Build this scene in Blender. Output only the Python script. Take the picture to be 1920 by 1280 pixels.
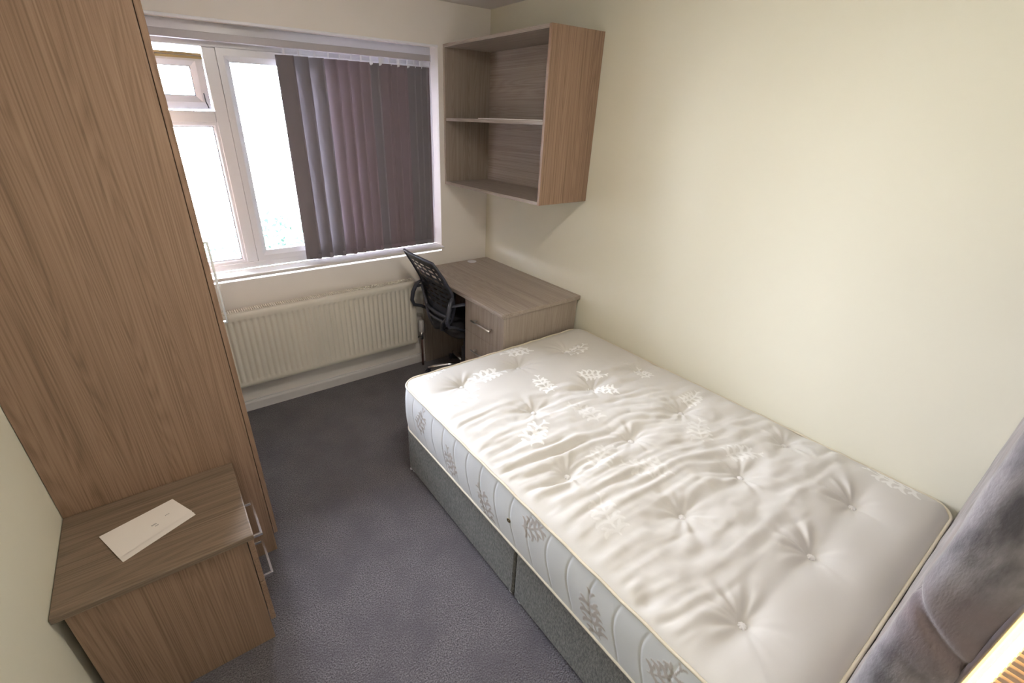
import bpy, bmesh, math, random
import numpy as np
from mathutils import Vector, Matrix
random.seed(4); rng = np.random.default_rng(7)
for o in list(bpy.data.objects): bpy.data.objects.remove(o)
S = bpy.context.scene; COL = S.collection; PI = math.pi

# ------------------------------------------------------------ camera, world, lights, exposure
cd = bpy.data.cameras.new('camera'); cam = bpy.data.objects.new('camera', cd); COL.objects.link(cam); S.camera = cam
cd.sensor_width = 36; cd.lens = 856.87*36/1920; cd.shift_x = 0.0255; cd.shift_y = 0.01017; cd.clip_start = 0.01
r = Vector((0.81833, -0.57426, 0.0236)); u = Vector((0.2452, 0.38597, 0.88933)); f = Vector((0.51981, 0.72198, -0.45666))
M = Matrix((r, u, -f)).transposed().to_4x4(); M.translation = Vector((-2.1212, -2.9914, 1.7931)); cam.matrix_world = M

S.view_settings.view_transform = 'Standard'; S.view_settings.look = 'None'; S.view_settings.gamma = 1
S.view_settings.use_curve_mapping = False; S.view_settings.exposure = 0.74
SKY = 50.0; FILL = 33.0; STRIP = 3.0
w = bpy.data.worlds.new('world'); S.world = w; w.use_nodes = True
w.node_tree.nodes['Background'].inputs[0].default_value = (0.82, 0.85, 1.0, 1); w.node_tree.nodes['Background'].inputs[1].default_value = SKY

def area_light(name, loc, rot, sx, sy, power, colour, portal=False):
    l = bpy.data.lights.new(name, 'AREA'); l.shape = 'RECTANGLE'; l.size = sx; l.size_y = sy; l.energy = power; l.color = colour
    o = bpy.data.objects.new(name, l); COL.objects.link(o); o.location = loc; o.rotation_euler = rot
    if portal: l.cycles.is_portal = True
    return o
area_light('window_portal', (-1.38, 0.2, 1.555), (-PI/2, 0, 0), 1.95, 1.26, 1, (1, 1, 1), True)

# ------------------------------------------------------------ helpers
def lin(c):
    c = c/255; return c/12.92 if c <= .04045 else ((c+.055)/1.055)**2.4
def rgb(r_, g_, b_): return (lin(r_), lin(g_), lin(b_), 1)

def mat(name, col=(.8, .8, .8, 1), rough=.5, metal=0, bump=None, **kw):
    m = bpy.data.materials.new(name); m.use_nodes = True; nt = m.node_tree; b = nt.nodes['Principled BSDF']
    b.inputs['Base Color'].default_value = col; b.inputs['Roughness'].default_value = rough; b.inputs['Metallic'].default_value = metal
    for k, v in kw.items(): b.inputs[k.replace('_', ' ')].default_value = v
    if bump:
        sc, st, dist = bump
        tc = nt.nodes.new('ShaderNodeTexCoord'); n = nt.nodes.new('ShaderNodeTexNoise'); n.inputs['Scale'].default_value = sc; n.inputs['Detail'].default_value = 3
        bp = nt.nodes.new('ShaderNodeBump'); bp.inputs['Strength'].default_value = st; bp.inputs['Distance'].default_value = dist
        nt.links.new(tc.outputs['Object'], n.inputs['Vector']); nt.links.new(n.outputs[0], bp.inputs['Height']); nt.links.new(bp.outputs[0], b.inputs['Normal'])
    return m

def mottled(name, c1, c2, scale, rough=.8, c3=None, bump=None, stretch=None, detail=4, spread=(.35, .65), **kw):
    m = mat(name, c1, rough, **kw); nt = m.node_tree; b = nt.nodes['Principled BSDF']; N = nt.nodes.new; L = nt.links.new
    tc = N('ShaderNodeTexCoord'); mp = N('ShaderNodeMapping'); mp.inputs['Scale'].default_value = stretch or (1, 1, 1)
    n = N('ShaderNodeTexNoise'); n.inputs['Scale'].default_value = scale; n.inputs['Detail'].default_value = detail
    cr = N('ShaderNodeValToRGB'); cr.color_ramp.elements[0].position = spread[0]; cr.color_ramp.elements[1].position = spread[1]
    cr.color_ramp.elements[0].color = c1; cr.color_ramp.elements[1].color = c2
    L(tc.outputs['Object'], mp.inputs['Vector']); L(mp.outputs[0], n.inputs['Vector']); L(n.outputs[0], cr.inputs[0])
    out = cr.outputs[0]
    if c3:
        n2 = N('ShaderNodeTexNoise'); n2.inputs['Scale'].default_value = c3[1]; n2.inputs['Detail'].default_value = 3
        L(tc.outputs['Object'], n2.inputs['Vector'])
        cr2 = N('ShaderNodeValToRGB'); cr2.color_ramp.elements[0].position = c3[2]; cr2.color_ramp.elements[1].position = c3[3]
        mx = N('ShaderNodeMix'); mx.data_type = 'RGBA'; mx.inputs[7].default_value = c3[0]
        L(n2.outputs[0], cr2.inputs[0]); L(cr2.outputs[0], mx.inputs[0]); L(out, mx.inputs[6]); out = mx.outputs[2]
    L(out, b.inputs['Base Color'])
    if bump:
        sc, st, dist = bump
        n3 = N('ShaderNodeTexNoise'); n3.inputs['Scale'].default_value = sc; n3.inputs['Detail'].default_value = 2; L(mp.outputs[0], n3.inputs['Vector'])
        bp = N('ShaderNodeBump'); bp.inputs['Strength'].default_value = st; bp.inputs['Distance'].default_value = dist
        L(n3.outputs[0], bp.inputs['Height']); L(bp.outputs[0], b.inputs['Normal'])
    return m

def wood(name, axis, dark=rgb(122, 98, 78), mid=rgb(150, 122, 101), light=rgb(164, 137, 115), rough=.42):
    """ash-look laminate: long bundles of fine dark grain lines running along one axis"""
    m = mat(name, mid, rough, Specular_IOR_Level=.4); nt = m.node_tree; b = nt.nodes['Principled BSDF']; N = nt.nodes.new; L = nt.links.new
    tc = N('ShaderNodeTexCoord')
    def noise(across, along, detail, dist=0):
        mp = N('ShaderNodeMapping'); s = [across]*3; s['xyz'.index(axis)] = along; mp.inputs['Scale'].default_value = s
        n = N('ShaderNodeTexNoise'); n.inputs['Scale'].default_value = 1; n.inputs['Detail'].default_value = detail; n.inputs['Distortion'].default_value = dist
        L(tc.outputs['Object'], mp.inputs['Vector']); L(mp.outputs[0], n.inputs['Vector']); return n.outputs[0]
    def math_(op, a, c, clamp=False):
        k = N('ShaderNodeMath'); k.operation = op; k.use_clamp = clamp
        for i, v in enumerate((a, c)):
            if isinstance(v, float): k.inputs[i].default_value = v
            else: L(v, k.inputs[i])
        return k.outputs[0]
    broad = noise(10, .45, 1, .15)                     # bundles and cathedral shapes
    rings = math_('FRACT', math_('MULTIPLY', broad, 34.0), 0.0)
    fine = noise(230, 1.5, 3)                        # pores
    band = noise(40, .5, 2)
    rr_ = math_('MULTIPLY', math_('ABSOLUTE', math_('SUBTRACT', rings, 0.5), 0.0), 1.1)
    v = math_('ADD', math_('MULTIPLY', rr_, .28), math_('MULTIPLY', fine, .72))
    v = math_('ADD', v, math_('MULTIPLY', math_('SUBTRACT', band, .5), .36))
    cr = N('ShaderNodeValToRGB'); e = cr.color_ramp.elements; e[0].position = .24; e[0].color = dark; e[1].position = .72; e[1].color = light
    k = cr.color_ramp.elements.new(.47); k.color = mid
    L(v, cr.inputs[0]); L(cr.outputs[0], b.inputs['Base Color'])
    bp = N('ShaderNodeBump'); bp.inputs['Strength'].default_value = .25; bp.inputs['Distance'].default_value = .0006
    L(fine, bp.inputs['Height']); L(bp.outputs[0], b.inputs['Normal'])
    return m

def link(name, me, m, parent=None, smooth=False):
    o = bpy.data.objects.new(name, me); COL.objects.link(o); o.parent = parent
    if m is not None:
        for x in (m if isinstance(m, (list, tuple)) else [m]): me.materials.append(x)
    if smooth:
        for p in me.polygons: p.use_smooth = True
    return o
def from_bm(name, bm, m, parent=None, smooth=False):
    bmesh.ops.recalc_face_normals(bm, faces=bm.faces[:])
    me = bpy.data.meshes.new(name); bm.to_mesh(me); bm.free(); return link(name, me, m, parent, smooth)
def thing(name, loc, label, cat, group=None):
    o = bpy.data.objects.new(name, None); COL.objects.link(o); o.location = loc; o.empty_display_size = .1
    return tag(o, label, cat, group)
def tag(o, label, cat, group=None, kind=None):
    o['label'] = label; o['category'] = cat
    if group: o['group'] = group
    if kind: o['kind'] = kind
    return o
def struct(o, label=None):
    o['kind'] = 'structure'
    if label: o['label'] = label
    return o
def add_box(bm, a, b, bev=0.0, org=(0, 0, 0), seg=2):
    x0, x1 = sorted((a[0]-org[0], b[0]-org[0])); y0, y1 = sorted((a[1]-org[1], b[1]-org[1])); z0, z1 = sorted((a[2]-org[2], b[2]-org[2]))
    vs = [bm.verts.new(p) for p in ((x0,y0,z0),(x1,y0,z0),(x1,y1,z0),(x0,y1,z0),(x0,y0,z1),(x1,y0,z1),(x1,y1,z1),(x0,y1,z1))]
    fs = [bm.faces.new([vs[i] for i in q]) for q in ((0,3,2,1),(4,5,6,7),(0,1,5,4),(1,2,6,5),(2,3,7,6),(3,0,4,7))]
    if bev:
        es = list({e for f_ in fs for e in f_.edges}); bmesh.ops.bevel(bm, geom=es, offset=bev, segments=seg, affect='EDGES', profile=.5)
def box(name, a, b, m, parent=None, bev=.0012, org=(0, 0, 0), seg=2):
    bm = bmesh.new(); add_box(bm, a, b, bev, org, seg); return from_bm(name, bm, m, parent)
def add_tube(bm, pts, rad, n=10, closed=False, org=(0, 0, 0), flat=1.0, cap=True):
    P = [Vector(p)-Vector(org) for p in pts]; K = len(P); rings = []; up = None
    for i in range(K):
        a = P[(i-1) % K] if closed or i else P[0]; c = P[(i+1) % K] if closed or i < K-1 else P[-1]
        t = (c-a).normalized()
        if up is None: up = Vector((0, 0, 1)) if abs(t.z) < .9 else Vector((1, 0, 0))
        s = t.cross(up).normalized(); up = s.cross(t).normalized()
        rd = rad[i] if isinstance(rad, (list, tuple)) else rad
        rings.append([bm.verts.new(P[i]+s*math.cos(2*PI*k/n)*rd+up*math.sin(2*PI*k/n)*rd*flat) for k in range(n)])
    for i in range(K if closed else K-1):
        A, B = rings[i], rings[(i+1) % K]
        for k in range(n): bm.faces.new((A[k], A[(k+1) % n], B[(k+1) % n], B[k]))
    if not closed and cap: bm.faces.new(rings[0][::-1]); bm.faces.new(rings[-1])
def tube(name, pts, rad, m, parent=None, n=10, **kw):
    bm = bmesh.new(); add_tube(bm, pts, rad, n, **kw); return from_bm(name, bm, m, parent, True)
def add_lathe(bm, prof, c, n=24, axis='z'):
    rings = []
    for (rad, h) in prof:
        ring = []
        for k in range(n):
            a = 2*PI*k/n; p = (rad*math.cos(a), rad*math.sin(a), h)
            if axis == 'y': p = (p[0], p[2], p[1])
            if axis == 'x': p = (p[2], p[0], p[1])
            ring.append(bm.verts.new((p[0]+c[0], p[1]+c[1], p[2]+c[2])))
        rings.append(ring)
    for A, B in zip(rings, rings[1:]):
        for k in range(n): bm.faces.new((A[k], A[(k+1) % n], B[(k+1) % n], B[k]))
    bm.faces.new(rings[0]); bm.faces.new(rings[-1])
def lathe(name, prof, c, m, parent=None, n=24, axis='z'):
    bm = bmesh.new(); add_lathe(bm, prof, c, n, axis); return from_bm(name, bm, m, parent, True)
def sub(a, b): return (a[0]-b[0], a[1]-b[1], a[2]-b[2])
def grid_faces(nu, nv, off=0):
    i = np.arange(nu-1)[:, None]*nv+np.arange(nv-1)[None, :]+off
    return np.stack([i, i+nv, i+nv+1, i+1], -1).reshape(-1, 4)
def np_mesh(name, V, F):
    me = bpy.data.meshes.new(name); me.from_pydata(V.tolist(), [], F.tolist()); me.validate(); me.update(); return me
def smoothstep(a, b, x):
    t = np.clip((x-a)/(b-a), 0, 1); return t*t*(3-2*t)

# ------------------------------------------------------------ materials
M_wall = mat('cream_paint', rgb(227, 223, 204), .75, bump=(180, .06, .002))
M_wall_daylit = mat('cream_paint_daylit', rgb(243, 237, 230), .75, bump=(180, .06, .002))  # the cream paint, lightened in colour for the brightness near the window
M_ceil = mat('ceiling_paint', rgb(235, 230, 226), .85)
M_gloss = mat('white_gloss_paint', rgb(226, 222, 220), .35)
M_upvc = mat('white_upvc', rgb(226, 226, 232), .25)
M_rad = mat('radiator_enamel', rgb(228, 222, 208), .35)
M_carpet = mottled('grey_carpet', rgb(56, 53, 56), rgb(128, 122, 126), 190, 1.0, c3=(rgb(84, 79, 85), 5, .4, .75), bump=(160, .9, .008), detail=5, spread=(.32, .68), Sheen_Weight=.25)
M_wz = wood('laminate_upright_grain', 'z'); M_wx = wood('laminate_cross_grain', 'x'); M_wy = wood('laminate_long_grain', 'y')
G = dict(dark=rgb(140, 127, 115), mid=rgb(161, 148, 136), light=rgb(174, 161, 149))  # daylight painted in: the same laminate, lighter and greyer
M_gz = wood('daylit_laminate_upright_grain', 'z', **G); M_gx = wood('daylit_laminate_cross_grain', 'x', **G); M_gy = wood('daylit_laminate_long_grain', 'y', **G)
M_chrome = mat('brushed_chrome', (.75, .74, .74, 1), .22, 1)
M_black = mat('black_plastic', rgb(60, 62, 72), .3)
M_blackfab = mat('black_fabric', rgb(40, 38, 42), .95, bump=(900, .5, .002))
M_paper = mat('white_paper', rgb(242, 234, 228), .8)
M_ink = mat('grey_print', rgb(150, 145, 145), .8)
M_dark = mat('dark_gap', rgb(38, 32, 30), .9)
M_piping = mat('cream_piping', rgb(222, 212, 192), .6, bump=(700, .4, .001))
M_bronze = mat('dull_brass', rgb(120, 105, 78), .35, 1)
M_copper = mat('brown_pipe', rgb(96, 66, 58), .4, .3)
M_divan = mottled('grey_divan_fabric', rgb(80, 80, 78), rgb(134, 133, 127), 150, 1, bump=(420, .8, .003), stretch=(1, 1, .45), spread=(.3, .7), Sheen_Weight=.2)
M_velvet = mottled('mauve_grey_velvet', rgb(78, 74, 82), rgb(142, 136, 142), 14, .85, c3=(rgb(118, 104, 108), 5, .45, .65), bump=(150, .35, .002), detail=12, stretch=(1, 2.2, .8), spread=(.38, .62), Sheen_Weight=.5)
M_gold = mat('tan_gasket', rgb(178, 158, 112), .5)
M_gasket = mat('black_gasket', rgb(60, 62, 70), .6)

M_vane = []  # one fabric; light coming through it is painted as two tones
for nm, c in (('blind_fabric_grey_lit', rgb(118, 113, 117)), ('blind_fabric_mauve_lit', rgb(127, 114, 120))):
    m = bpy.data.materials.new(nm); m.use_nodes = True; nt = m.node_tree; b = nt.nodes['Principled BSDF']
    b.inputs['Base Color'].default_value = c; b.inputs['Roughness'].default_value = .9
    t = nt.nodes.new('ShaderNodeBsdfTranslucent'); t.inputs[0].default_value = c
    mx = nt.nodes.new('ShaderNodeMixShader'); mx.inputs[0].default_value = .05
    nt.links.new(b.outputs[0], mx.inputs[1]); nt.links.new(t.outputs[0], mx.inputs[2]); nt.links.new(mx.outputs[0], nt.nodes['Material Output'].inputs[0])
    tc = nt.nodes.new('ShaderNodeTexCoord'); n = nt.nodes.new('ShaderNodeTexNoise'); n.inputs['Scale'].default_value = 700
    bp = nt.nodes.new('ShaderNodeBump'); bp.inputs['Strength'].default_value = .4; bp.inputs['Distance'].default_value = .001
    nt.links.new(tc.outputs['Object'], n.inputs['Vector']); nt.links.new(n.outputs[0], bp.inputs['Height']); nt.links.new(bp.outputs[0], b.inputs['Normal'])
    M_vane.append(m)
# window glass: thin sheet, mostly see-through with a weak mirror reflection
M_glass = bpy.data.materials.new('window_glass'); M_glass.use_nodes = True
nt = M_glass.node_tree; nt.nodes.clear(); N = nt.nodes.new
o_ = N('ShaderNodeOutputMaterial'); mx = N('ShaderNodeMixShader'); tr = N('ShaderNodeBsdfTransparent'); gl = N('ShaderNodeBsdfGlossy'); fr = N('ShaderNodeFresnel')
tr.inputs[0].default_value = (.96, .98, .97, 1); gl.inputs['Roughness'].default_value = .01
nt.links.new(fr.outputs[0], mx.inputs[0]); nt.links.new(tr.outputs[0], mx.inputs[1]); nt.links.new(gl.outputs[0], mx.inputs[2]); nt.links.new(mx.outputs[0], o_.inputs[0])
def emissive(name, col, st):
    m = mat(name, (.8, .8, .8, 1), .5); b = m.node_tree.nodes['Principled BSDF']
    b.inputs['Emission Color'].default_value = col; b.inputs['Emission Strength'].default_value = st; return m

# ------------------------------------------------------------ setting
W, H = 2.63, 2.417; YN = -3.4
WT, WR, WL, SZ = 2.184, -0.404, -2.36, .905
struct(box('floor', (-W-.2, YN-.2, -.12), (.2, .32, 0), M_carpet, bev=0), 'dark grey speckled carpet floor')
struct(box('ceiling', (-W-.2, YN-.2, H), (.2, .32, H+.12), M_ceil, bev=0), 'white painted ceiling')
struct(box('wall_right', (0, YN-.2, 0), (.2, .32, H), M_wall, bev=0), 'cream wall beside the bed')
struct(box('wall_left', (-W-.2, YN-.2, 0), (-W, .32, H), M_wall, bev=0), 'cream wall behind the wardrobe and bedside cabinet')
struct(box('wall_front', (-W, YN-.2, 0), (0, YN, H), M_wall, bev=0))
bm = bmesh.new()
add_box(bm, (-W, 0, 0), (0, .32, SZ-.02)); add_box(bm, (-W, 0, WT), (0, .32, H))
add_box(bm, (-W, 0, SZ-.02), (WL, .32, WT)); add_box(bm, (WR, 0, SZ-.02), (0, .32, WT))
struct(from_bm('wall_back', bm, M_wall_daylit), 'cream wall with the window, its colour lightened for daylight')
struct(box('trim_1', (WL, -.005, WT-.008), (WR, .008, WT+.005), mat('lit_white_bead', rgb(246, 246, 250), .4), bev=.003), 'white bead along the top edge of the window recess')  # white of the bead lifted to stand in for window light
def skirting(name, a, b, out, lab):
    bm = bmesh.new(); n = Vector(out); a = Vector(a); b = Vector(b)
    prof = [(0, 0), (.016, 0), (.016, .056), (.012, .064), (.007, .068), (.006, .074), (0, .074)]
    A = [bm.verts.new(a+n*p+Vector((0, 0, z))) for p, z in prof]; B = [bm.verts.new(b+n*p+Vector((0, 0, z))) for p, z in prof]
    for i in range(len(prof)): j = (i+1) % len(prof); bm.faces.new((A[i], A[j], B[j], B[i]))
    bm.faces.new(A); bm.faces.new(B[::-1]); struct(from_bm(name, bm, M_gloss), lab)
skirting('baseboard_back', (-W, 0, 0), (0, 0, 0), (0, -1, 0), 'white skirting board under the radiator')
skirting('baseboard_right', (0, YN, 0), (0, -.016, 0), (-1, 0, 0), 'white skirting board behind the bed')
skirting('baseboard_left', (-W, YN, 0), (-W, -1.70, 0), (1, 0, 0), 'white skirting board on the left wall')

# window: frame, mullion, transom, glass, sill
FY, FB = .10, .17
win = thing('window_1', (-1.38, FY, SZ), '', ''); del win['category']; struct(win, 'white plastic framed window with small top light open')
WO = (-1.38, FY, SZ)
def wbox(name, a, b, m=M_upvc, bev=.004, parent=win, org=WO): return box(name, a, b, m, parent, bev, org)
wbox('frame_head', (WL, FY, 2.078), (WR, FB, WT)); wbox('frame_bottom_rail', (WL, FY, SZ+.02), (WR, FB, .962))
wbox('frame_jamb', (WL, FY+.001, .962), (WL+.06, FB, 2.078)); wbox('frame_jamb', (WR-.06, FY+.001, .962), (WR, FB, 2.078))
wbox('mullion', (-1.722, FY+.0005, .962), (-1.660, FB, 2.078))
wbox('transom', (WL+.06, FY+.0008, 1.733), (-1.722, FB, 1.787))
def ring_bar(name, x0, x1, z0, z1, wd, y0, y1, m, parent, org, slope=.0):
    """a mitred rectangular frame whose inner lip slopes back to the glass"""
    bm = bmesh.new(); L = []
    for (d, y) in ((0, y1), (0, y0), (wd*.55, y0), (wd, y0+slope), (wd, y1)):
        L.append([bm.verts.new((x-org[0], y-org[1], z-org[2])) for x, z in ((x0+d, z0+d), (x1-d, z0+d), (x1-d, z1-d), (x0+d, z1-d))])
    for i in range(5):
        A, B = L[i], L[(i+1) % 5]
        for k in range(4): bm.faces.new((A[k], A[(k+1) % 4], B[(k+1) % 4], B[k]))
    return from_bm(name, bm, m, parent)
# fixed left pane, big right casement, open top light
ring_bar('bead', WL+.06, -1.722, .962, 1.733, .022, FY+.012, FB-.01, M_upvc, win, WO, .016)
ring_bar('gasket', WL+.08, -1.742, .982, 1.713, .004, FY+.026, FB-.02, M_gasket, win, WO)
wbox('pane', (WL+.082, FY+.034, .984), (-1.744, FY+.037, 1.711), M_glass, 0)
sash = ring_bar('casement_sash', -1.660, WR-.06, .962, 2.078, .058, FY-.008, FB-.015, M_upvc, win, WO, .018)
ring_bar('gasket', -1.604, WR-.116, 1.018, 2.022, .003, FY+.014, FB-.02, M_gasket, sash, (0, 0, 0)).matrix_parent_inverse = Matrix.Identity(4)
for c in sash.children: c.location = (-WO[0], -WO[1], -WO[2])
p_ = box('pane', (-1.603, FY+.03, 1.019), (WR-.117, FY+.033, 2.021), M_glass, sash, 0, WO)
# top light, hinged at its head, swung outward
fan = bpy.data.objects.new('top_light', None); COL.objects.link(fan); fan.parent = win; fan.location = sub((0, FY+.035, 2.062), (0, WO[1], WO[2])); fan.location.x = 0
fan.rotation_euler = (R_ := math.radians(8), 0, 0)
fx0, fx1 = WL+.066-WO[0], -1.726-WO[0]
ring_bar('top_light_sash', fx0, fx1, -.268, -.012, .062, -.02, .04, M_upvc, fan, (0, 0, 0), .02)
box('brush_seal', (fx0, -.027, -.022), (fx1, -.0205, -.011), M_gold, fan, .001)
box('brush_seal', (fx0, -.030, -.036), (fx1, -.0205, -.025), M_gold, fan, .001)
box('pane', (fx0+.062, .012, -.206), (fx1-.062, .015, -.074), M_glass, fan, 0)
ring_bar('gasket', fx0+.060, fx1-.060, -.208, -.072, .003, -.001, .02, M_gasket, fan, (0, 0, 0))
tube('window_stay', [sub((-1.752, FY+.03, 1.87), WO), sub((-1.75, FY+.03, 1.83), WO), sub((-1.742, FY+.028, 1.80), WO)], .003, M_gasket, win, 6)
bm = bmesh.new(); add_box(bm, (WL, -.034, SZ), (WR+.008, FY, SZ+.02), .006, seg=3)
sill = from_bm('window_sill', bm, M_gloss, win); sill.location = (-WO[0], -WO[1], -WO[2])

# ------------------------------------------------------------ vertical blind
BY = .04
BO = (-.92, BY, 2.09)
blind = thing('vertical_blind', BO, 'vertical blind, translucence painted in grey and mauve tones, pulled to the right side of the window', 'blind')
bm = bmesh.new()
add_box(bm, (WL+.02, BY-.02, 2.098), (-.452, BY+.022, 2.132), .003, BO); from_bm('head_rail', bm, mat('rail_grey', rgb(185, 180, 185), .35), blind)
box('rail_end_cap', (-.452, BY-.021, 2.096), (-.446, BY+.023, 2.134), M_upvc, blind, .001, BO)
vt, vb = 2.066, .944
def vane(x, ang, mi, curl):
    nseg, nz = 8, 12; wv = .096; t = .0006; V = []
    for j in range(nz+1):
        z = vt+(vb-vt)*j/nz
        for i in range(nseg+1):
            s = i/nseg-.5; y = curl*(1-4*s*s)*(.4+.6*j/nz); V.append((s*wv, y, z))
    n0 = len(V); V += [(a, b_+t, c) for a, b_, c in V]; F = []
    for j in range(nz):
        for i in range(nseg):
            a = j*(nseg+1)+i; q = (a, a+1, a+nseg+2, a+nseg+1); F.append(q); F.append(tuple(k+n0 for k in q[::-1]))
    for j in range(nz):
        for i in (0, nseg): a = j*(nseg+1)+i; F.append((a, a+nseg+1, a+nseg+1+n0, a+n0))
    for i in range(nseg):
        for j in (0, nz): a = j*(nseg+1)+i; F.append((a, a+1, a+1+n0, a+n0))
    me = bpy.data.meshes.new('vane'); me.from_pydata([(a, b_, c-BO[2]) for a, b_, c in V], [], F)
    o = link('vane', me, M_vane[mi], blind, True); o.location = (x-BO[0], 0, 0); o.rotation_euler = (0, 0, ang)
    # hem pocket with weight, hanger
    bm = bmesh.new(); add_box(bm, (-wv/2+.001, -.0016+curl*.3, vb+.001-BO[2]), (wv/2-.001, .0012+curl*.9, vb+.032-BO[2]), .0006)
    from_bm('hem_weight', bm, M_vane[mi], o)
    bm = bmesh.new(); add_box(bm, (-.005, -.0015, vt-.012-BO[2]), (.005, .0035, 2.1-BO[2]), .001)
    add_box(bm, (-.012, -.002, vt-.008-BO[2]), (.012, .004, vt+.004-BO[2]), .001); from_bm('hanger', bm, M_upvc, o)
xs = [(-1.336, 24, 0), (-1.258, 24, 0), (-1.172, 24, 0), (-1.096, 20, 1), (-1.030, 18, 1), (-.962, 17, 1), (-.902, 16, 1), (-.842, 14, 0), (-.786, 14, 1), (-.776, 14, 1), (-.764, 14, 1), (-.722, 14, 1),
      (-.668, 14, 1), (-.656, 14, 1), (-.600, 14, 0), (-.556, 14, 0), (-.512, 14, 0), (-.500, 14, 1)]
for i, (x, a, mi) in enumerate(xs): vane(x, math.radians(-a), mi, -.006 if i < 7 else -.002)
tube('control_chain', [sub((-.447, BY+.005-.01, 2.09), BO), sub((-.446, BY-.012, 2.0), BO), sub((-.440, BY-.012, 1.5), BO), sub((-.445, BY-.012, 1.2), BO)], .0018, M_upvc, blind, 6)

# ------------------------------------------------------------ radiator
RO = (-1.30, -.055, .15)
rad = thing('radiator', RO, 'cream ribbed panel radiator under the window', 'radiator')
rx0, rx1, rz0, rz1 = -1.985, -.690, .224, .724
pitch = .0333; nr = int((rx1-rx0-.03)/pitch); nx = nr*10+1
X = np.linspace(rx0+.015, rx1-.015, nx); ph = (X-X[0])/(X[-1]-X[0])*nr
Zl = np.concatenate([[rz0, rz0+.004, rz0+.024], np.linspace(rz0+.032, rz0+.05, 5), np.linspace(rz0+.1, rz1-.085, 6), np.linspace(rz1-.062, rz1-.044, 5), [rz1-.03, rz1-.004, rz1]])
gv = .5+.5*np.cos(2*PI*ph); gv = gv**1.6; gv[(ph < .5) | (ph > nr-.5)] = 0
V = []
Xf = np.concatenate([[rx0, rx0+.004], X, [rx1-.004, rx1]]); gf = np.concatenate([[0, 0], gv, [0, 0]])
for ix, (x, g_) in enumerate(zip(Xf, gf)):
    for z in Zl:
        m_ = float(smoothstep(rz0+.028, rz0+.052, z)*(1-smoothstep(rz1-.064, rz1-.042, z)))
        y = -.100+.0085*g_*m_
        if z in (rz0, rz1) or ix in (0, len(Xf)-1): y = -.094
        V.append((x, y, z))
V = np.array(V); nF = len(Zl)
me = np_mesh('front_panel', V-np.array(RO), grid_faces(len(Xf), nF)); link('front_panel', me, M_rad, rad, True)
box('rear_panel', (rx0+.004, -.052, rz0), (rx1-.004, -.040, rz1-.002), M_rad, rad, .004, RO)
box('side_cover', (rx0, -.0985, rz0+.008), (rx0+.003, -.038, rz1+.001), M_rad, rad, .001, RO)
box('side_cover', (rx1-.003, -.0985, rz0+.008), (rx1+.001, -.038, rz1+.001), M_rad, rad, .001, RO)
bm = bmesh.new()
for yy in (-.1, -.072, -.042): add_box(bm, (rx0, yy, rz1-.002), (rx1, yy+.004, rz1+.006), .001, RO)
k = int((rx1-rx0)/.0125)
for i in range(k+1):
    x = rx0+i*(rx1-rx0-.006)/k; add_box(bm, (x, -.098, rz1), (x+.006, -.04, rz1+.0045), 0, RO)
from_bm('top_grille', bm, M_rad, rad)
fins = bmesh.new()
for i in range(60): x = rx0+.02+i*(rx1-rx0-.04)/59; add_box(fins, (x, -.09, rz0+.02), (x+.001, -.055, rz1-.02), 0, RO)
from_bm('convector_fins', fins, M_rad, rad)
vx = rx1+.05
vb_ = bmesh.new(); add_tube(vb_, [sub((rx1-.01, -.07, rz0+.035), RO), sub((vx-.002, -.07, rz0+.035), RO)], .009, 10); add_tube(vb_, [sub((vx, -.07, rz0+.01), RO), sub((vx, -.07, rz0+.075), RO)], .014, 12)
from_bm('valve_body', vb_, M_chrome, rad, True)
hd = bmesh.new(); add_lathe(hd, [(.017, .07), (.023, .078), (.024, .10), (.0245, .15), (.022, .165), (.014, .17)], sub((vx, -.07, rz0), RO), 18)
from_bm('thermostatic_head', hd, mat('valve_white', rgb(214, 212, 210), .4), rad, True)
tube('supply_pipe', [sub((vx, -.07, rz0+.012), RO), sub((vx, -.07, .001), RO)], .0085, M_copper, rad, 10)
box('wall_bracket', (rx0+.2, -.04, rz0+.05), (rx0+.23, -.001, rz1-.05), M_rad, rad, .001, RO)
box('wall_bracket', (rx1-.23, -.04, rz0+.05), (rx1-.2, -.001, rz1-.05), M_rad, rad, .001, RO)

# ------------------------------------------------------------ wardrobe
T = .018; XF = -2.034; XD = -2.0145; WY = -1.267; WH = 2.27
WOr = (-2.32, -.65, 0)
ward = thing('wardrobe', WOr, 'tall brown wood-effect wardrobe against the left wall', 'wardrobe')
def wb(name, a, b, m=M_wz, bev=.001, parent=ward, org=WOr): return box(name, a, b, m, parent, bev, org)
wb('side_panel', (-W+.002, WY, 0), (XF, WY+T, WH)); wb('side_panel', (-W+.002, -.05, 0), (XF, -.05+T, WH))
wb('top_panel', (-W+.002, WY+T, WH-T), (XF, -.05, WH), M_wy); wb('bottom_panel', (-W+.002, WY+T, .075), (XF, -.05, .075+T), M_wy)
wb('back_panel', (-W+.002, WY+T, .075+T), (-W+.008, -.05, WH-T)); wb('plinth', (XF-.04, WY+T, 0), (XF-.04+T, -.05, .075), M_wy)
wb('shelf', (-W+.01, WY+T, 1.9), (XF-.01, -.05, 1.9+T), M_wy)
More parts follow.
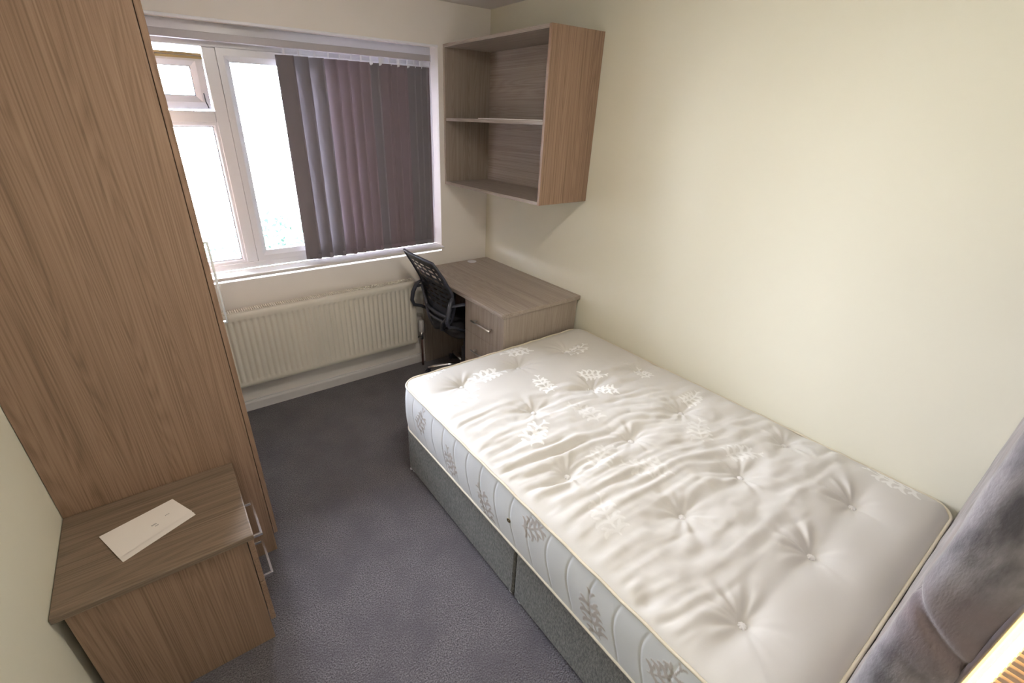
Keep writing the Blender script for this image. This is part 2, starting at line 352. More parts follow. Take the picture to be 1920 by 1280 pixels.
def bow(name, p0, p1, out, wdt, m, parent, org, thick=.008):
    """square bar handle with two legs; p0/p1 at the face, out = direction of the bar"""
    p0 = Vector(p0); p1 = Vector(p1); n = Vector(out); d = (p1-p0).normalized(); s = n.cross(d).normalized(); nn = n.normalized(); bm = bmesh.new()
    def prism(a, b, hx, hy, ax, ay):
        vs = [bm.verts.new(q+ax*i*hx+ay*j*hy-Vector(org)) for q in (a, b) for i, j in ((-1, -1), (1, -1), (1, 1), (-1, 1))]
        for q in ((3, 2, 1, 0), (4, 5, 6, 7), (0, 1, 5, 4), (1, 2, 6, 5), (2, 3, 7, 6), (3, 0, 4, 7)): bm.faces.new([vs[i] for i in q])
    prism(p0+n-nn*thick/2, p1+n-nn*thick/2, wdt/2, thick/2, s, nn)
    prism(p0+d*thick/2, p0+n-nn*thick+d*thick/2, wdt/2, thick/2, s, d); prism(p1-d*thick/2, p1+n-nn*thick-d*thick/2, wdt/2, thick/2, s, d)
    bmesh.ops.bevel(bm, geom=bm.edges[:], offset=.001, segments=2, affect='EDGES')
    return from_bm(name, bm, m, parent)
for i, (a, b) in enumerate(((WY, -.652), (-.648, -.032))):
    d = wb('door', (XF+.002, a, .1), (XD, b, WH), M_wz, .0015)
    hy = -.88 if i == 0 else -.40
    bow('handle', (XD, hy, .98), (XD, hy, 1.33), (.040, 0, 0), .014, M_chrome, d, WOr)

# ------------------------------------------------------------ bedside cabinet
NO = (-2.37, -1.48, 0); NZ = .5504; NYN, NYF = -1.6914, WY-.0015
ns = thing('bedside_cabinet', NO, 'low wood-effect bedside cabinet with two drawers in front of the wardrobe', 'cabinet')
def nb(name, a, b, m=M_wz, bev=.001, parent=ns): return box(name, a, b, m, parent, bev, NO)
nb('top', (-W+.002, NYN-.004, NZ-.022), (-2.1128, NYF, NZ), wood('shaded_laminate_cross_grain', 'x', rgb(104, 88, 73), rgb(128, 110, 93), rgb(143, 125, 107)), .003)  # same laminate, darkened and greyed to paint how the top is lit
nb('side_panel', (-2.605, NYN+.010, 0), (-2.137, NYN+.010+T, NZ-.022)); nb('side_panel', (-2.605, NYF-T-.004, 0), (-2.137, NYF-.004, NZ-.022))
nb('bottom_panel', (-2.605, NYN+.010+T, .085), (-2.137, NYF-T-.004, .085+T), M_wx); nb('back_panel', (-2.605, NYN+.010+T, .085+T), (-2.597, NYF-T-.004, NZ-.022))
nb('plinth', (-2.19, NYN+.010+T, 0), (-2.19+T, NYF-T-.004, .085), M_wy)
for z0, z1, hz in ((.312, .522, .432), (.100, .308, .222)):
    d = nb('drawer', (-2.135, NYN+.011, z0), (-2.117, NYF-.005, z1), M_wy, .0015)
    bow('handle', (-2.117, -1.585, hz), (-2.117, -1.40, hz), (.034, 0, 0), .012, M_chrome, d, NO)
    bm = bmesh.new()
    for a, b in (((-2.58, NYN+.05, z0+.015), (-2.57, NYF-.04, z1-.03)), ((-2.57, NYN+.05, z0+.015), (-2.135, NYN+.062, z1-.03)), ((-2.57, NYF-.052, z0+.015), (-2.135, NYF-.04, z1-.03)), ((-2.57, NYN+.062, z0+.015), (-2.135, NYF-.052, z0+.021))): add_box(bm, a, b, 0, NO)
    from_bm('drawer_box', bm, M_upvc, d)

# folded letter lying on it
c4 = [Vector((-2.525, -1.431, 0)), Vector((-2.318, -1.370, 0)), Vector((-2.266, -1.478, 0)), Vector((-2.470, -1.570, 0))]
LO = Vector((-2.395, -1.463, NZ))
bm = bmesh.new()
def sheet(z, k, shift=(0, 0)):
    """one panel of the folded sheet, u along the long side, v across; k lifts the open edge"""
    nu, nv = 8, 6; g = []
    for i in range(nu+1):
        row = []
        for j in range(nv+1):
            a = i/nu; b = j/nv; p = (c4[0]*(1-a)+c4[1]*a)*(1-b)+(c4[3]*(1-a)+c4[2]*a)*b
            row.append(bm.verts.new((p.x-LO.x+shift[0]*b, p.y-LO.y+shift[1]*b, z+k*b**1.5)))
        g.append(row)
    for i in range(nu):
        for j in range(nv): bm.faces.new((g[i][j], g[i+1][j], g[i+1][j+1], g[i][j+1]))
sheet(.0008, 0, (.008, -.017)); sheet(.0016, .0015, (.005, -.010)); sheet(.0024, .004)
letter = from_bm('folded_letter', bm, M_paper, None, False); letter.location = LO
tag(letter, 'folded white letter lying on the bedside cabinet', 'paper')
bm = bmesh.new()
def mark(a, b, la, lb):
    def P(a, b):
        p = (c4[0]*(1-a)+c4[1]*a)*(1-b)+(c4[3]*(1-a)+c4[2]*a)*b; return Vector((p.x-LO.x, p.y-LO.y, .0029+.004*b**1.5))
    vs = [bm.verts.new(P(*q)) for q in ((a, b), (a+la, b), (a+la, b+lb), (a, b+lb))]; bm.faces.new(vs)
for i in range(6):
    mark(.52+.012*i+random.random()*.004, .60, .007, .05); 
for i in range(4): mark(.55+.012*i, .69, .008, .035)
for i in range(4): mark(.74+.016*i, .52, .010, .028)
from_bm('printed_mark', bm, M_ink, letter)['kind'] = 'stuff'

# ------------------------------------------------------------ wall shelf unit
SO = (-.18, -.51, 1.36); sx, sy, s0, s1 = -.3676, -1.0205, 1.363, 2.197
sh = thing('wall_shelf_unit', SO, 'open wood-effect wall shelf unit in the corner above the desk', 'shelf')
def sb(name, a, b, m, bev=.001, parent=sh): return box(name, a, b, m, parent, bev, SO)
sb('side_panel', (sx, sy, s0), (-.001, sy+T, s1), M_wz); sb('side_panel', (sx, -.001-T, s0), (-.001, -.001, s1), M_gz)
sb('top_panel', (sx, sy+T, s1-T), (-.001, -.001-T, s1), M_gy); sb('bottom_panel', (sx, sy+T, s0), (-.001, -.001-T, s0+T), M_gy)
sb('back_panel', (-.009, sy+T, s0+T), (-.001, -.001-T, s1-T), M_gy); sb('shelf', (sx+.006, sy+T, 1.764), (-.009, -.001-T, 1.764+T), M_gy)
for y in (-.022, sy+T+.003):
    for x in (-.30, -.08): lathe('shelf_peg', [(.004, -.004), (.004, .003)], sub((x, y, 1.760), SO), M_chrome, sh, 8)
pp = box('paper_sheet', (-.335, -.985, 1.7825), (-.13, -.36, 1.7875), M_paper, None, .001, (-.24, -.7, 1.7825)); pp.location = (-.24, -.7, 1.7825)
tag(pp, 'thin white folded paper lying on the middle shelf of the wall unit', 'paper')

# ------------------------------------------------------------ desk
DO = (-.32, -.54, 0); DW, DL, DZ = .632, 1.0776, .7862
desk = thing('desk', DO, 'wood-effect desk in daylight-greyed brown with drawers in the corner under the shelf unit', 'desk')
def db(name, a, b, m, bev=.001, parent=desk): return box(name, a, b, m, parent, bev, DO)
db('desktop', (-DW, -DL, DZ-.026), (-.002, -.0175, DZ), M_gy, .003)
db('side_panel', (-DW+.040, -DL+.012, 0), (-.018, -DL+.012+T, DZ-.026), M_gz)
db('side_panel', (-DW+.040, -.665, 0), (-.018, -.665+T, DZ-.026), M_gz)
db('side_panel', (-DW+.040, -.04, 0), (-.018, -.04+T, DZ-.026), M_gz)
db('modesty_panel', (-.06, -.647, .30), (-.06+T, -.04, DZ-.026), M_gy); db('back_panel', (-.03, -DL+.03, .08), (-.022, -.665, DZ-.026), M_gz)
db('plinth', (-.57, -DL+.03, 0), (-.57+T, -.665, .075), M_gy)
dk = mat('handle_steel', (.62, .6, .58, 1), .3, 1)
for z0, z1, hz in ((.5365, .752, .640), (.321, .535, .432), (.085, .3195, .215)):
    d = db('drawer', (-.610, -DL+.013, z0), (-.610+T, -.649, z1), M_gz, .0015)
    bm = bmesh.new(); add_tube(bm, [sub((-.642, -.965, hz), DO), sub((-.642, -.765, hz), DO)], .006, 10)
    for y in (-.945, -.785): add_tube(bm, [sub((-.610, y, hz), DO), sub((-.642, y, hz), DO)], .005, 8)
    from_bm('handle', bm, dk, d, True)
g = lathe('cable_grommet', [(.036, 0), (.036, .003), (.031, .0045), (.004, .0045)], sub((-.178, -.072, DZ), DO), M_upvc, desk, 28)
g['label'] = 'white round cable grommet'

# ------------------------------------------------------------ divan bed
BX, BF, BN = -1.289, -1.098, -2.992
DVO = (-.65, -2.1, 0)
bed = thing('divan_bed', DVO, 'double divan bed base in grey fabric with a tall velvet headboard', 'bed')
def divan(name, a, b):
    bm = bmesh.new(); add_box(bm, a, b, .012, DVO, 3)
    return from_bm(name, bm, M_divan, bed)
divan('base_section', (BX+.004, -2.0665, .014), (-.02, BF-.02, .300)); divan('base_section', (BX+.004, BN+.004, .014), (-.02, -2.0705, .300))
for (x, y) in ((BX+.03, BF-.05), (-.06, BF-.05), (BX+.03, -2.04), (-.06, -2.04), (BX+.03, -2.10), (-.06, -2.10), (BX+.03, BN+.04), (-.06, BN+.04)):
    lathe('glide', [(.018, .0), (.02, .004), (.012, .016)], sub((x, y, 0), DVO), M_upvc, bed, 12)
bm = bmesh.new(); add_lathe(bm, [(.009, 0), (.009, .006), (.005, .009)], sub((BX+.012, BF-.028, .002), DVO), 10); from_bm('glide', bm, M_upvc, bed, True)

# headboard: padded front, rounded side wrap, seam and back board
HX, HF, HBk, HT = -1.345, -3.004, -3.088, 1.62
S_front = 1.34
ns_, nz_ = 300, 300
s_ = np.concatenate([np.linspace(0, 1.25, 150), np.linspace(1.253, 1.25+.19, 110)]); z_ = np.linspace(.06, HT, 320)
rc = .022; fl = -HX-rc                     # flat front length up to the rounded corner
def hb_base(s):
    q = PI/2*rc
    if s < fl: return (-s-.002, HF), (0, 1)
    if s < fl+q:
        a = (s-fl)/rc; return (HX+rc-rc*math.sin(a), HF-rc+rc*math.cos(a)), (-math.sin(a), math.cos(a))
    return (HX, HF-rc-(s-fl-q)), (-1, 0)
smax = fl+PI/2*rc+(HF-rc-HBk); s_ = np.concatenate([np.linspace(0, fl-.05, 130), np.linspace(fl-.045, smax, 70)])
base = [hb_base(s) for s in s_]; PX = np.array([b[0][0] for b in base]); PY = np.array([b[0][1] for b in base]); NX = np.array([b[1][0] for b in base]); NY = np.array([b[1][1] for b in base])
SS, ZZ = np.meshgrid(s_, z_, indexing='ij')
dsp = np.zeros_like(SS); tz = np.arange(.35, HT, .23); tb = []
for k, zt in enumerate(tz):
    for xx in np.arange(.12 if k % 2 else .245, 1.33, .25):
        d2 = np.hypot(SS-xx, ZZ-zt); dsp -= .011*np.exp(-(d2/.03)**2)+.004*np.exp(-(d2/.08)**2); tb.append((xx, zt))
# folds that run from the last buttons round the side
for zt in (.66, 1.135, 1.605):
    q = np.clip((SS-(fl+.01))/.10, 0, 1.0); zc = zt+.075*(1-q)**1.6-.02
    dsp -= .0085*np.exp(-((ZZ-zc)/.011)**2)*smoothstep(fl-.03, fl+.03, SS)
    zc2 = zt-.055-.03*q
    dsp -= .003*np.exp(-((ZZ-zc2)/.014)**2)*smoothstep(fl-.02, fl+.05, SS)
side = np.clip((SS-fl)/(smax-fl), 0, 1); dsp += .010*np.sin(PI*side)**.8*(SS > fl)*(.75+.25*np.cos(2*PI*(ZZ-1.0)/.47))
dsp += .0015*np.sin(ZZ*38+SS*9)*np.sin(SS*21)
top = smoothstep(HT-.04, HT, ZZ); dsp -= .03*top**2
V = np.stack([PX[:, None]+NX[:, None]*dsp, PY[:, None]+NY[:, None]*dsp, ZZ], -1).reshape(-1, 3)
V[:, 0] = np.minimum(V[:, 0], -.002)
me = np_mesh('headboard', V-np.array(DVO), grid_faces(len(s_), len(z_))); hb = link('headboard', me, M_velvet, bed, True)
hb['label'] = 'mauve-grey velvet padded headboard'
bm = bmesh.new(); add_tube(bm, [sub((HX+.001, HBk-.001, z), DVO) for z in np.linspace(.06, HT-.02, 40)], .0035, 8); from_bm('seam_piping', bm, M_velvet, hb, True)
bm = bmesh.new(); add_box(bm, (HX+.004, HBk-.005, .06), (-.004, HBk, HT-.012), .003, DVO); from_bm('back_board', bm, M_velvet, hb)
for (xx, zt) in tb:
    if xx < 1.3: lathe('tuft_button', [(.002, .010), (.010, .008), (.012, .003), (.011, -.002)], sub((-xx, HF-.020+.006, zt), DVO), M_velvet, hb, 12, 'y')

# ribbed warm light fixed behind the headboard edge
LSO = (HX+.03, HBk-.045, .7)
ls = thing('strip_light', LSO, 'glowing warm ribbed light behind the headboard in the bottom right corner', 'light')
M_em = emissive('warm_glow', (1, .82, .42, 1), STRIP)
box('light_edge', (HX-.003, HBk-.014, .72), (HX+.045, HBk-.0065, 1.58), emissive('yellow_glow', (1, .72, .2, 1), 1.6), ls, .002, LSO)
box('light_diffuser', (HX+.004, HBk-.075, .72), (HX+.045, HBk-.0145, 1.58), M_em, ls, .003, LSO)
fin0 = None; M_fin = mat('beige_fin', rgb(190, 160, 136), .6)
for i in range(72):
    if fin0 is None:
        bm = bmesh.new(); add_box(bm, (0, -.046, -.0035), (.016, 0, .0035), .001); fin0 = from_bm('light_fin', bm, M_fin, ls); o = fin0
    else: o = fin0.copy(); COL.objects.link(o); o.parent = ls
    o.location = sub((HX-.006, HBk-.023, .73+i*.0118), LSO)

# ------------------------------------------------------------ mattress
MO = (-.65, -2.04, .302); MB, MT = .302, .566
x0, x1, y0, y1 = BX, -.006, BN, BF; RC = .085
btn = [(-1.06, -1.317), (-.694, -1.319), (-.33, -1.317), (-.909, -1.70), (-.524, -1.703), (-.15, -1.70), (-1.068, -2.085), (-.694, -2.087), (-.327, -2.08), (-.882, -2.46), (-.513, -2.468), (-.15, -2.465), (-1.077, -2.78), (-.677, -2.788), (-.316, -2.776)]
st = .0033; nu = int((x1-x0)/st); nv = int((y1-y0)/st)
A, B = np.meshgrid(np.linspace(x0, x1, nu), np.linspace(y0, y1, nv), indexing='ij')
cx = np.clip(A, x0+RC, x1-RC); cy = np.clip(B, y0+RC, y1-RC); a = (A-cx)/RC; b = (B-cy)/RC
PXm = cx+RC*a*np.sqrt(1-b*b/2); PYm = cy+RC*b*np.sqrt(1-a*a/2)
dE = np.minimum(np.minimum(A-x0, x1-A), np.minimum(B-y0, y1-B))
def vnoise(x, y, seed):
    r_ = np.random.default_rng(seed); T_ = r_.random((64, 64)); xi = np.floor(x).astype(int); yi = np.floor(y).astype(int); fx = x-xi; fy = y-yi
    fx = fx*fx*(3-2*fx); fy = fy*fy*(3-2*fy); g_ = lambda i, j: T_[i % 64, j % 64]
    return (g_(xi, yi)*(1-fx)+g_(xi+1, yi)*fx)*(1-fy)+(g_(xi, yi+1)*(1-fx)+g_(xi+1, yi+1)*fx)*fy-.5
Z = MT+.030*(1-np.exp(-dE/.035))+.012*smoothstep(.0, .35, dE)
for (bx_, by_) in btn:
    dx = PXm-bx_; dy = PYm-by_; d = np.hypot(dx, dy); th = np.arctan2(dy, dx)
    Z -= .020*np.exp(-(d/.022)**1.3)+.014*np.exp(-(d/.085)**2)
    Z -= .0023*np.exp(-((d-.07)/.055)**2)*(np.sin(th*9+bx_*20)+.6*np.sin(th*14+by_*33))*smoothstep(.01, .05, d)*((.25+1.1*smoothstep(-.03, .05, dy)) if by_ < -2.7 else .7)
    # folds that link neighbouring buttons across the row
    Z -= .009*np.exp(-(dy/.035)**2)*np.exp(-(dx/.16)**2)
# ruched wrinkles crossing the middle of the mattress
wx_ = vnoise(PXm*3, PYm*3, 1)*.10+vnoise(PXm*9, PYm*9, 2)*.022
yy = PYm+.10*(PXm+.65)+wx_
mask = smoothstep(-1.42, -1.72, PYm)*(1-smoothstep(-2.62, -2.78, PYm)*1.0)
edge = .35+.65*np.exp(-np.maximum(PXm-x0, 0)/.30)+.45*np.exp(-((PYm+2.15)/.28)**2)*smoothstep(-.1, -.55, PXm)
wr = 2.2*vnoise(PXm*4+3, yy*34, 11)+1.7*vnoise(PXm*7, yy*52+9, 12)+.5*np.sin(yy*2*PI/.062+PXm*3)
wr = np.where(wr > 0, wr**.8, -np.abs(wr)**1.3)*1.15
amp = .0029*(.35+1.6*np.clip(vnoise(PXm*4.5, PYm*7, 3)+.55, 0, 1))
Z += mask*edge*amp*wr*smoothstep(0, .05, dE)
Z += .010*vnoise(PXm*5, PYm*5, 4)*smoothstep(0, .1, dE)+mask*.010*vnoise(PXm*11, PYm*22, 6)*smoothstep(0, .06, dE)+.003*vnoise(PXm*30, PYm*34, 5)*mask*smoothstep(0, .05, dE)

# woven leaf motifs, as a mask on the vertices
def leaf_strokes():
    """an acanthus spray: a curved stem with fat curling lobes that taper to points"""
    out = []
    def curl(p, ang, length, turn, w0, n=9):
        p = np.array(p, float); pts = [p]
        for i in range(n): ang += turn/n; p = p+np.array([math.cos(ang), math.sin(ang)])*length/n; pts.append(p)
        for i in range(n): out.append((pts[i], pts[i+1], w0*math.sin(PI*(i+.8)/(n+.8))**.8+.008))
        return pts
    stem = curl((-.95, -.35), .55, 2.0, -.75, .05, 14)
    for k, i in enumerate((1, 4, 7, 10)):
        base = math.atan2(*(stem[i]-stem[i-1])[::-1]); L_ = .78*(1-.09*abs(k-1))
        c = curl(stem[i], base+.45, L_, 1.9, .10); curl(c[4], base+.2, L_*.45, .9, .07, 6);
        c = curl(stem[i], base-.45, L_*.95, -1.9, .10); curl(c[4], base-.2, L_*.45, -.9, .07, 6);
    curl(stem[-1], -.1, .35, .8, .05, 6); curl(stem[-1], -.3, .3, -.9, .05, 6)
    return out
LS = leaf_strokes()
def paint(mask_, u_, v_, cx_, cy_, size, ang, flip=1, part=1.0):
    ca, sa = math.cos(ang), math.sin(ang); du = u_-cx_; dv = v_-cy_; size *= 1.12; near = np.hypot(du, dv) < size*1.6
    if not near.any(): return
    U = (du[near]*ca+dv[near]*sa)/size; Vv = flip*(-du[near]*sa+dv[near]*ca)/size; m_ = np.zeros(U.shape)
    for p, q, w_ in LS:
        d_ = q-p; L2 = d_@d_+1e-9; t = np.clip(((U-p[0])*d_[0]+(Vv-p[1])*d_[1])/L2, 0, 1)
        dist = np.hypot(U-p[0]-t*d_[0], Vv-p[1]-t*d_[1]); m_ = np.maximum(m_, 1-smoothstep(w_*.75, w_*.75+.035, dist))
    mask_[near] = np.maximum(mask_[near], m_*part)
mot = np.zeros_like(PXm)
for (cx_, cy_, s, an, fl_, pt) in [(-.60, -1.19, .075, 2.9, 1, 1), (-.295, -1.36, .075, .2, -1, 1), (-.91, -1.325, .08, -.1, 1, 1), (-.73, -1.56, .065, 1.3, 1, .9), (-1.14, -1.45, .08, .3, -1, 1), (-.446, -1.62, .06, -.6, 1, .8), (-.50, -1.76, .06, 2.2, 1, .9),
        (-.18, -1.74, .06, .9, 1, .6), (-1.03, -1.84, .075, .4, 1, .8), (-.72, -1.85, .07, 1.8, -1, .3), (-.42, -2.22, .07, .5, 1, .3), (-.80, -2.25, .075, 2.4, 1, .3), (-.40, -2.40, .06, -.7, 1, .4), (-1.12, -2.32, .075, 1.0, 1, .25), (-.07, -2.82, .07, 1.5, 1, .5), (-.9, -2.1, .07, .2, 1, .3), (-.2, -2.05, .06, .2, -1, .5), (-1.15, -1.13, .07, .1, 1, .9)]:
    paint(mot, PXm, PYm, cx_, cy_, s, an, fl_, pt)
V1 = np.stack([PXm, PYm, Z], -1).reshape(-1, 3); F1 = grid_faces(nu, nv); m1 = mot.reshape(-1); sd1 = np.zeros(len(V1))
# side wall: perimeter loop x height
idx = [(i, 0) for i in range(nu)]+[(nu-1, j) for j in range(1, nv)]+[(i, nv-1) for i in range(nu-2, -1, -1)]+[(0, j) for j in range(nv-2, 0, -1)]
ii = np.array([k[0] for k in idx]); jj = np.array([k[1] for k in idx]); LX = PXm[ii, jj]; LY = PYm[ii, jj]
tx = np.roll(LX, -1)-np.roll(LX, 1); ty = np.roll(LY, -1)-np.roll(LY, 1); nl = np.hypot(tx, ty); nxo = ty/nl; nyo = -tx/nl
arc = np.concatenate([[0], np.cumsum(np.hypot(np.diff(LX), np.diff(LY)))])
hz = np.linspace(MT, MB+.004, 74); SA, SH = np.meshgrid(arc, hz, indexing='ij'); tt = (MT-SH)/(MT-MB)
bul = .016*np.sin(PI*np.clip(tt, 0, 1))**.55
q = (SA+.022*np.sin(tt*PI*1.3+.4)+.012*np.sin(SA*3))/.098; dq = np.abs(q-np.round(q))*.098
bul -= .0020*np.exp(-(dq/.0035)**2)*np.sin(PI*tt)**.3
bul += .004*vnoise(SA*8, SH*9, 8)*np.sin(PI*tt)
SXm = LX[:, None]+nxo[:, None]*bul; SXm = np.minimum(SXm, -.003); SYm = LY[:, None]+nyo[:, None]*bul
mot2 = np.zeros_like(SXm); leftm = (nxo[:, None] < -.5)
for (yy_, zz_, s, an, fl_) in [(-1.33, .46, .062, 1.9, 1), (-1.60, .40, .06, 1.2, -1), (-1.88, .38, .065, .9, 1), (-2.17, .51, .06, 2.3, 1), (-2.46, .40, .07, 1.3, -1), (-2.72, .47, .06, 2.0, 1), (-2.90, .38, .06, .8, 1)]:
    paint(mot2, np.where(leftm, SYm, 99), SH, yy_, zz_, s, an, fl_)
mot2 *= (tt > .05)*(tt < .95)
V2 = np.stack([SXm, SYm, SH], -1).reshape(-1, 3); K = len(arc); nh = len(hz)
i0 = np.arange(K)[:, None]*nh+np.arange(nh-1)[None, :]; i1 = ((np.arange(K)+1) % K)[:, None]*nh+np.arange(nh-1)[None, :]
F2 = np.stack([i0, i0+1, i1+1, i1], -1).reshape(-1, 4)+len(V1)
V = np.concatenate([V1, V2])-np.array(MO)
me = bpy.data.meshes.new('mattress'); me.from_pydata(V.tolist(), [], F1.tolist()+F2.tolist()+[[len(V1)+k*nh+nh-1 for k in range(K)][::-1]]); me.update()
at = me.attributes.new('motif', 'FLOAT', 'POINT'); at.data.foreach_set('value', np.concatenate([m1, mot2.reshape(-1)]).astype(np.float32))
at = me.attributes.new('border', 'FLOAT', 'POINT'); at.data.foreach_set('value', np.concatenate([sd1, np.ones(len(V2))]).astype(np.float32))
m = mat('cream_damask', rgb(232, 226, 214), .5, Sheen_Weight=.15); nt = m.node_tree; b_ = nt.nodes['Principled BSDF']; N = nt.nodes.new; L = nt.links.new
am = N('ShaderNodeAttribute'); am.attribute_name = 'motif'; ab = N('ShaderNodeAttribute'); ab.attribute_name = 'border'
def mixc(f_, a_, c_):
    k = N('ShaderNodeMix'); k.data_type = 'RGBA'
    for s_k, v in ((0, f_), (6, a_), (7, c_)):
        if isinstance(v, tuple): k.inputs[s_k].default_value = v
        else: L(v, k.inputs[s_k])
    return k.outputs[2]
cloth_c = mixc(ab.outputs['Fac'], rgb(209, 205, 199), rgb(224, 226, 228)); mot_c = mixc(ab.outputs['Fac'], rgb(255, 254, 252), rgb(196, 189, 184))
L(mixc(am.outputs['Fac'], cloth_c, mot_c), b_.inputs['Base Color'])
mr = N('ShaderNodeMapRange'); mr.inputs['To Min'].default_value = .6; mr.inputs['To Max'].default_value = .24; L(am.outputs['Fac'], mr.inputs['Value']); L(mr.outputs[0], b_.inputs['Roughness'])
tc = N('ShaderNodeTexCoord'); n1 = N('ShaderNodeTexNoise'); n1.inputs['Scale'].default_value = 900; L(tc.outputs['Object'], n1.inputs['Vector'])
bp1 = N('ShaderNodeBump'); bp1.inputs['Strength'].default_value = .15; bp1.inputs['Distance'].default_value = .001; L(n1.outputs[0], bp1.inputs['Height'])
bp2 = N('ShaderNodeBump'); bp2.inputs['Strength'].default_value = .5; bp2.inputs['Distance'].default_value = .0015; L(am.outputs['Fac'], bp2.inputs['Height']); L(bp1.outputs[0], bp2.inputs['Normal']); L(bp2.outputs[0], b_.inputs['Normal'])
mt = link('mattress', me, m, None, True); mt.location = MO
tag(mt, 'cream damask mattress with tufted buttons and leaf motifs lying on the grey divan', 'mattress')
step = 6
for zz in (MT+.001, MB+.006):
    pts = [(min(x_+nx_*.006, -.006)-MO[0], y_+ny_*.006-MO[1], zz-MO[2]+(.0016*math.sin(a_*40) if zz > .5 else 0)) for x_, y_, nx_, ny_, a_ in zip(LX[::step], LY[::step], nxo[::step], nyo[::step], arc[::step])]
    tube('piping', pts, .0052, M_piping, mt, 8, closed=True)
M_btn = mat('white_tuft', rgb(236, 234, 234), .7, bump=(500, .6, .002))
b0 = None
for (bx_, by_) in btn:
    i = int(round((bx_-x0)/(x1-x0)*(nu-1))); j = int(round((by_-y0)/(y1-y0)*(nv-1))); z = Z[i, j]
    if b0 is None:
        bm = bmesh.new()
        for k in range(4):
            an = k*PI/4+.2; add_tube(bm, [(-.011*math.cos(an), -.011*math.sin(an), -.002), (-.006*math.cos(an), -.006*math.sin(an), .005), (0, 0, .0065), (.006*math.cos(an), .006*math.sin(an), .005), (.011*math.cos(an), .011*math.sin(an), -.002)], .0034, 6)
        b0 = from_bm('tuft_button', bm, M_btn, mt, True); b0.scale = (1.3, 1.3, 1.2); o = b0
    else: o = b0.copy(); COL.objects.link(o); o.parent = mt
    o.location = (bx_-MO[0], by_-MO[1], z+.002-MO[2]); o.rotation_euler = (0, 0, bx_*17)
v = lathe('air_vent', [(.0095, -.002), (.0095, .002), (.0075, .0035), (.0042, .0028), (.0038, -.001)], sub((BX-.0165, -2.036, .436), MO), M_bronze, mt, 20, 'x')
v['label'] = 'small brass air vent'; v.scale = (-1, 1, 1); v.location.x = 2*(BX-.0165-MO[0])

# ------------------------------------------------------------ office chair
CO = (-.44, -.385, 0)
ch = thing('office_chair', CO, 'black office chair with slotted plastic back pushed up to the desk', 'chair')
# local frame: +x is the direction the chair faces
def backpt(s, t):
    """s -1..1 across, t 0..1 up; returns local point on the backrest"""
    z = .46+.54*t
    x = float(np.interp(t, (0, .2, .4, .6, .8, 1), (-.262, -.240, -.242, -.268, -.325, -.392)))+.028*s*s
    hw = float(np.interp(t, (0, .06, .12, .22, .4, .6, .8, .95, 1), (.045, .10, .135, .168, .202, .214, .212, .204, .192)))
    return Vector((x, s*hw, z-.012*s*s*t))
bm = bmesh.new(); nS, nT = 30, 60
gridv = [[bm.verts.new(backpt(-1+2*i/nS, j/nT)) for j in range(nT+1)] for i in range(nS+1)]
for i in range(nS):
    for j in range(nT):
        fr_ = (i % 5) in (1, 2, 3); row = (j % 4 in (1, 2)) if j > 38 else (j % 4 == 1)
        if row and fr_ and 3 <= i <= nS-4 and 20 <= j <= nT-7: continue
        bm.faces.new((gridv[i][j], gridv[i+1][j], gridv[i+1][j+1], gridv[i][j+1]))
bmesh.ops.solidify(bm, geom=bm.faces[:], thickness=.006)
from_bm('backrest', bm, M_black, ch, True)
loop = [backpt(-1, j/20) for j in range(2, 21)]+[backpt(-1+2*i/14, 1) for i in range(1, 14)]+[backpt(1, j/20) for j in range(20, 1, -1)]
tube('back_frame', loop, .0095, M_black, ch, 8)
tube('lumbar_bar', [backpt(-1+2*i/12, .235)+Vector((-.012, 0, 0)) for i in range(13)], .012, M_black, ch, 10)
tube('lumbar_bar', [backpt(-.96+1.92*i/12, .15)+Vector((-.008, 0, 0)) for i in range(13)], .010, M_black, ch, 10)
for sgn in (-1, 1):
    tube('back_support', [backpt(sgn*.98, .5)+Vector((-.01, 0, 0)), backpt(sgn*.95, .3)+Vector((-.012, 0, 0)), backpt(sgn*.7, .12)+Vector((-.01, 0, 0)), Vector((-.235, sgn*.06, .47)), Vector((-.13, sgn*.04, .415))], [.010, .013, .015, .015, .013], M_black, ch, 10)
    # looped armrest
    y = sgn*.248
    arm = tube('armrest', [Vector((-.235, sgn*.212, .745)), Vector((-.262, y-sgn*.014, .725)), Vector((-.288, y, .66)), Vector((-.300, y, .60)), Vector((-.285, y, .560)), Vector((-.235, y-sgn*.01, .545)), Vector((-.10, y-sgn*.04, .468))], [.011, .014, .015, .014, .013, .012, .011], M_black, ch, 10)
    tube('arm_pad', [Vector((-.265, y-sgn*.01, .70)), Vector((-.15, y+sgn*.003, .700)), Vector((-.02, y, .695)), Vector((.04, y-sgn*.004, .688))], [.014, .018, .018, .012], M_black, arm, 10, flat=.6)
    tube('arm_strut', [Vector((.03, y, .70)), Vector((.06, y, .62)), Vector((.05, y-sgn*.01, .53)), Vector((0, y-sgn*.05, .468))], .011, M_black, arm, 8)
bm = bmesh.new()
rings = []; nA = 40
for (k, z) in ((.55, .425), (.93, .428), (1, .445), (1, .470), (.96, .492), (.86, .502), (.5, .508), (.02, .506)):
    ring = []
    for i in range(nA):
        a_ = 2*PI*i/nA; cx_, sy_ = math.cos(a_), math.sin(a_); e = .42
        ring.append(bm.verts.new((.02+.235*k*math.copysign(abs(cx_)**e, cx_), .235*k*math.copysign(abs(sy_)**e, sy_), z)))
    rings.append(ring)
for A_, B_ in zip(rings, rings[1:]):
    for i in range(nA): bm.faces.new((A_[i], A_[(i+1) % nA], B_[(i+1) % nA], B_[i]))
bm.faces.new(rings[0]); bm.faces.new(rings[-1]); from_bm('seat', bm, M_blackfab, ch, True)
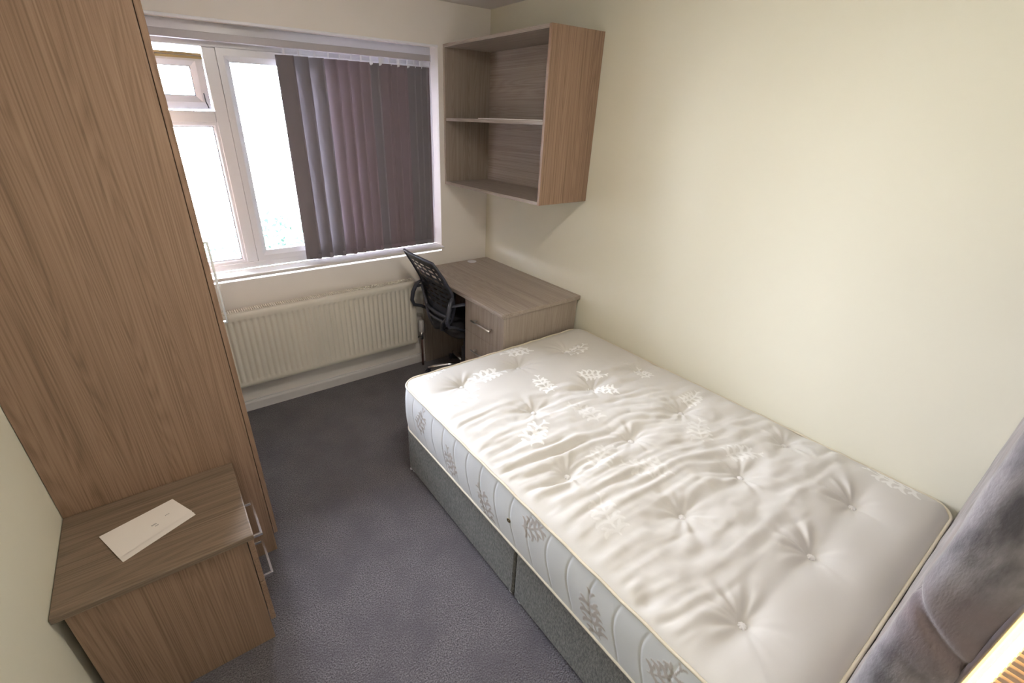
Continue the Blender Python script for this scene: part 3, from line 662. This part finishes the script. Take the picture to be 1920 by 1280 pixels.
box('tilt_mechanism', (-.14, -.06, .385), (.10, .06, .425), M_black, ch, .01)
lathe('gas_lift', [(.027, .07), (.027, .24), (.024, .245), (.014, .25), (.014, .39)], (0, 0, 0), M_black, ch, 20)
lathe('base_hub', [(.035, .062), (.042, .07), (.042, .115), (.034, .125)], (0, 0, 0), M_chrome, ch, 20)
for k in range(5):
    a_ = math.radians(150+72*k); c_, s_k = math.cos(a_), math.sin(a_)
    leg = tube('base_leg', [(.03*c_, .03*s_k, .097), (.14*c_, .14*s_k, .093), (.24*c_, .24*s_k, .078), (.285*c_, .285*s_k, .066)], [.019, .017, .014, .011], M_chrome, ch, 10)
    cxx, cyy = .285*c_, .285*s_k; bm = bmesh.new()
    for off in (-.012, .012):
        ax = Vector((-s_k, c_, 0)); p = Vector((cxx, cyy, .0255))+ax*off; q_ = p+ax*(.016 if off > 0 else -.016)
        add_tube(bm, [p, q_], .025, 16)
    add_tube(bm, [(cxx, cyy, .03), (cxx, cyy, .065)], .008, 8); from_bm('caster', bm, M_black, leg, False)


# ------------------------------------------------------------ added fill light on the ceiling, out of view, evens the brightness
CLO = (-1.3, -2.15, H)
cl = thing('fill_light', CLO, 'added round opal fill light on the ceiling above the bed, out of view', 'light')
lathe('fill_base', [(.16, -.001), (.16, -.02), (.15, -.03)], (0, 0, 0), M_upvc, cl, 36)
lathe('fill_shade', [(.15, -.03), (.155, -.05), (.13, -.075), (.07, -.09), (.005, -.094)], (0, 0, 0), emissive('fill_glow', (1, .93, .82, 1), FILL), cl, 36)

# ------------------------------------------------------------ outside: pale ground and a leafy tree beyond the window
struct(box('ground', (-60, .6, -2.9), (60, 90, -2.8), mat('pale_paving', rgb(205, 205, 200), .9), bev=0), 'pale ground outside the window')
def tree(loc, h, rad_, n, label):
    t = thing('tree', loc, label, 'tree', None)
    tube('trunk', [(0, 0, 0), (.05, .02, h*.4), (0, .05, h*.75)], [.09, .07, .03], mat('bark', rgb(110, 100, 90), .9), t, 8)
    V = []; F = []; r_ = np.random.default_rng(int(n))
    for k in range(n):
        d = r_.normal(size=3); d /= np.linalg.norm(d); rr = rad_*r_.random()**.4; c = d*rr*np.array([1, .8, .7])+np.array([0, 0, h*.78])
        a_ = r_.normal(size=3); a_ /= np.linalg.norm(a_); b2 = np.cross(a_, d); b2 /= np.linalg.norm(b2)+1e-9; s = .05+.05*r_.random(); i = len(V)
        V += [c-a_*s, c+b2*s*.45, c+a_*s, c-b2*s*.45]; F.append((i, i+1, i+2, i+3))
    me = bpy.data.meshes.new('foliage'); me.from_pydata([tuple(v_) for v_ in V], [], F)
    o = link('foliage', me, mat('pale_leaf', (.012, .045, .028, 1), .7), t); o['kind'] = 'stuff'
tree((-.35, 6.6, -2.8), 2.9, 1.0, 900, 'leafy tree seen through the right window pane')
tree((-1.85, 7.6, -2.8), 2.5, .8, 500, 'leafy tree seen through the left window pane')
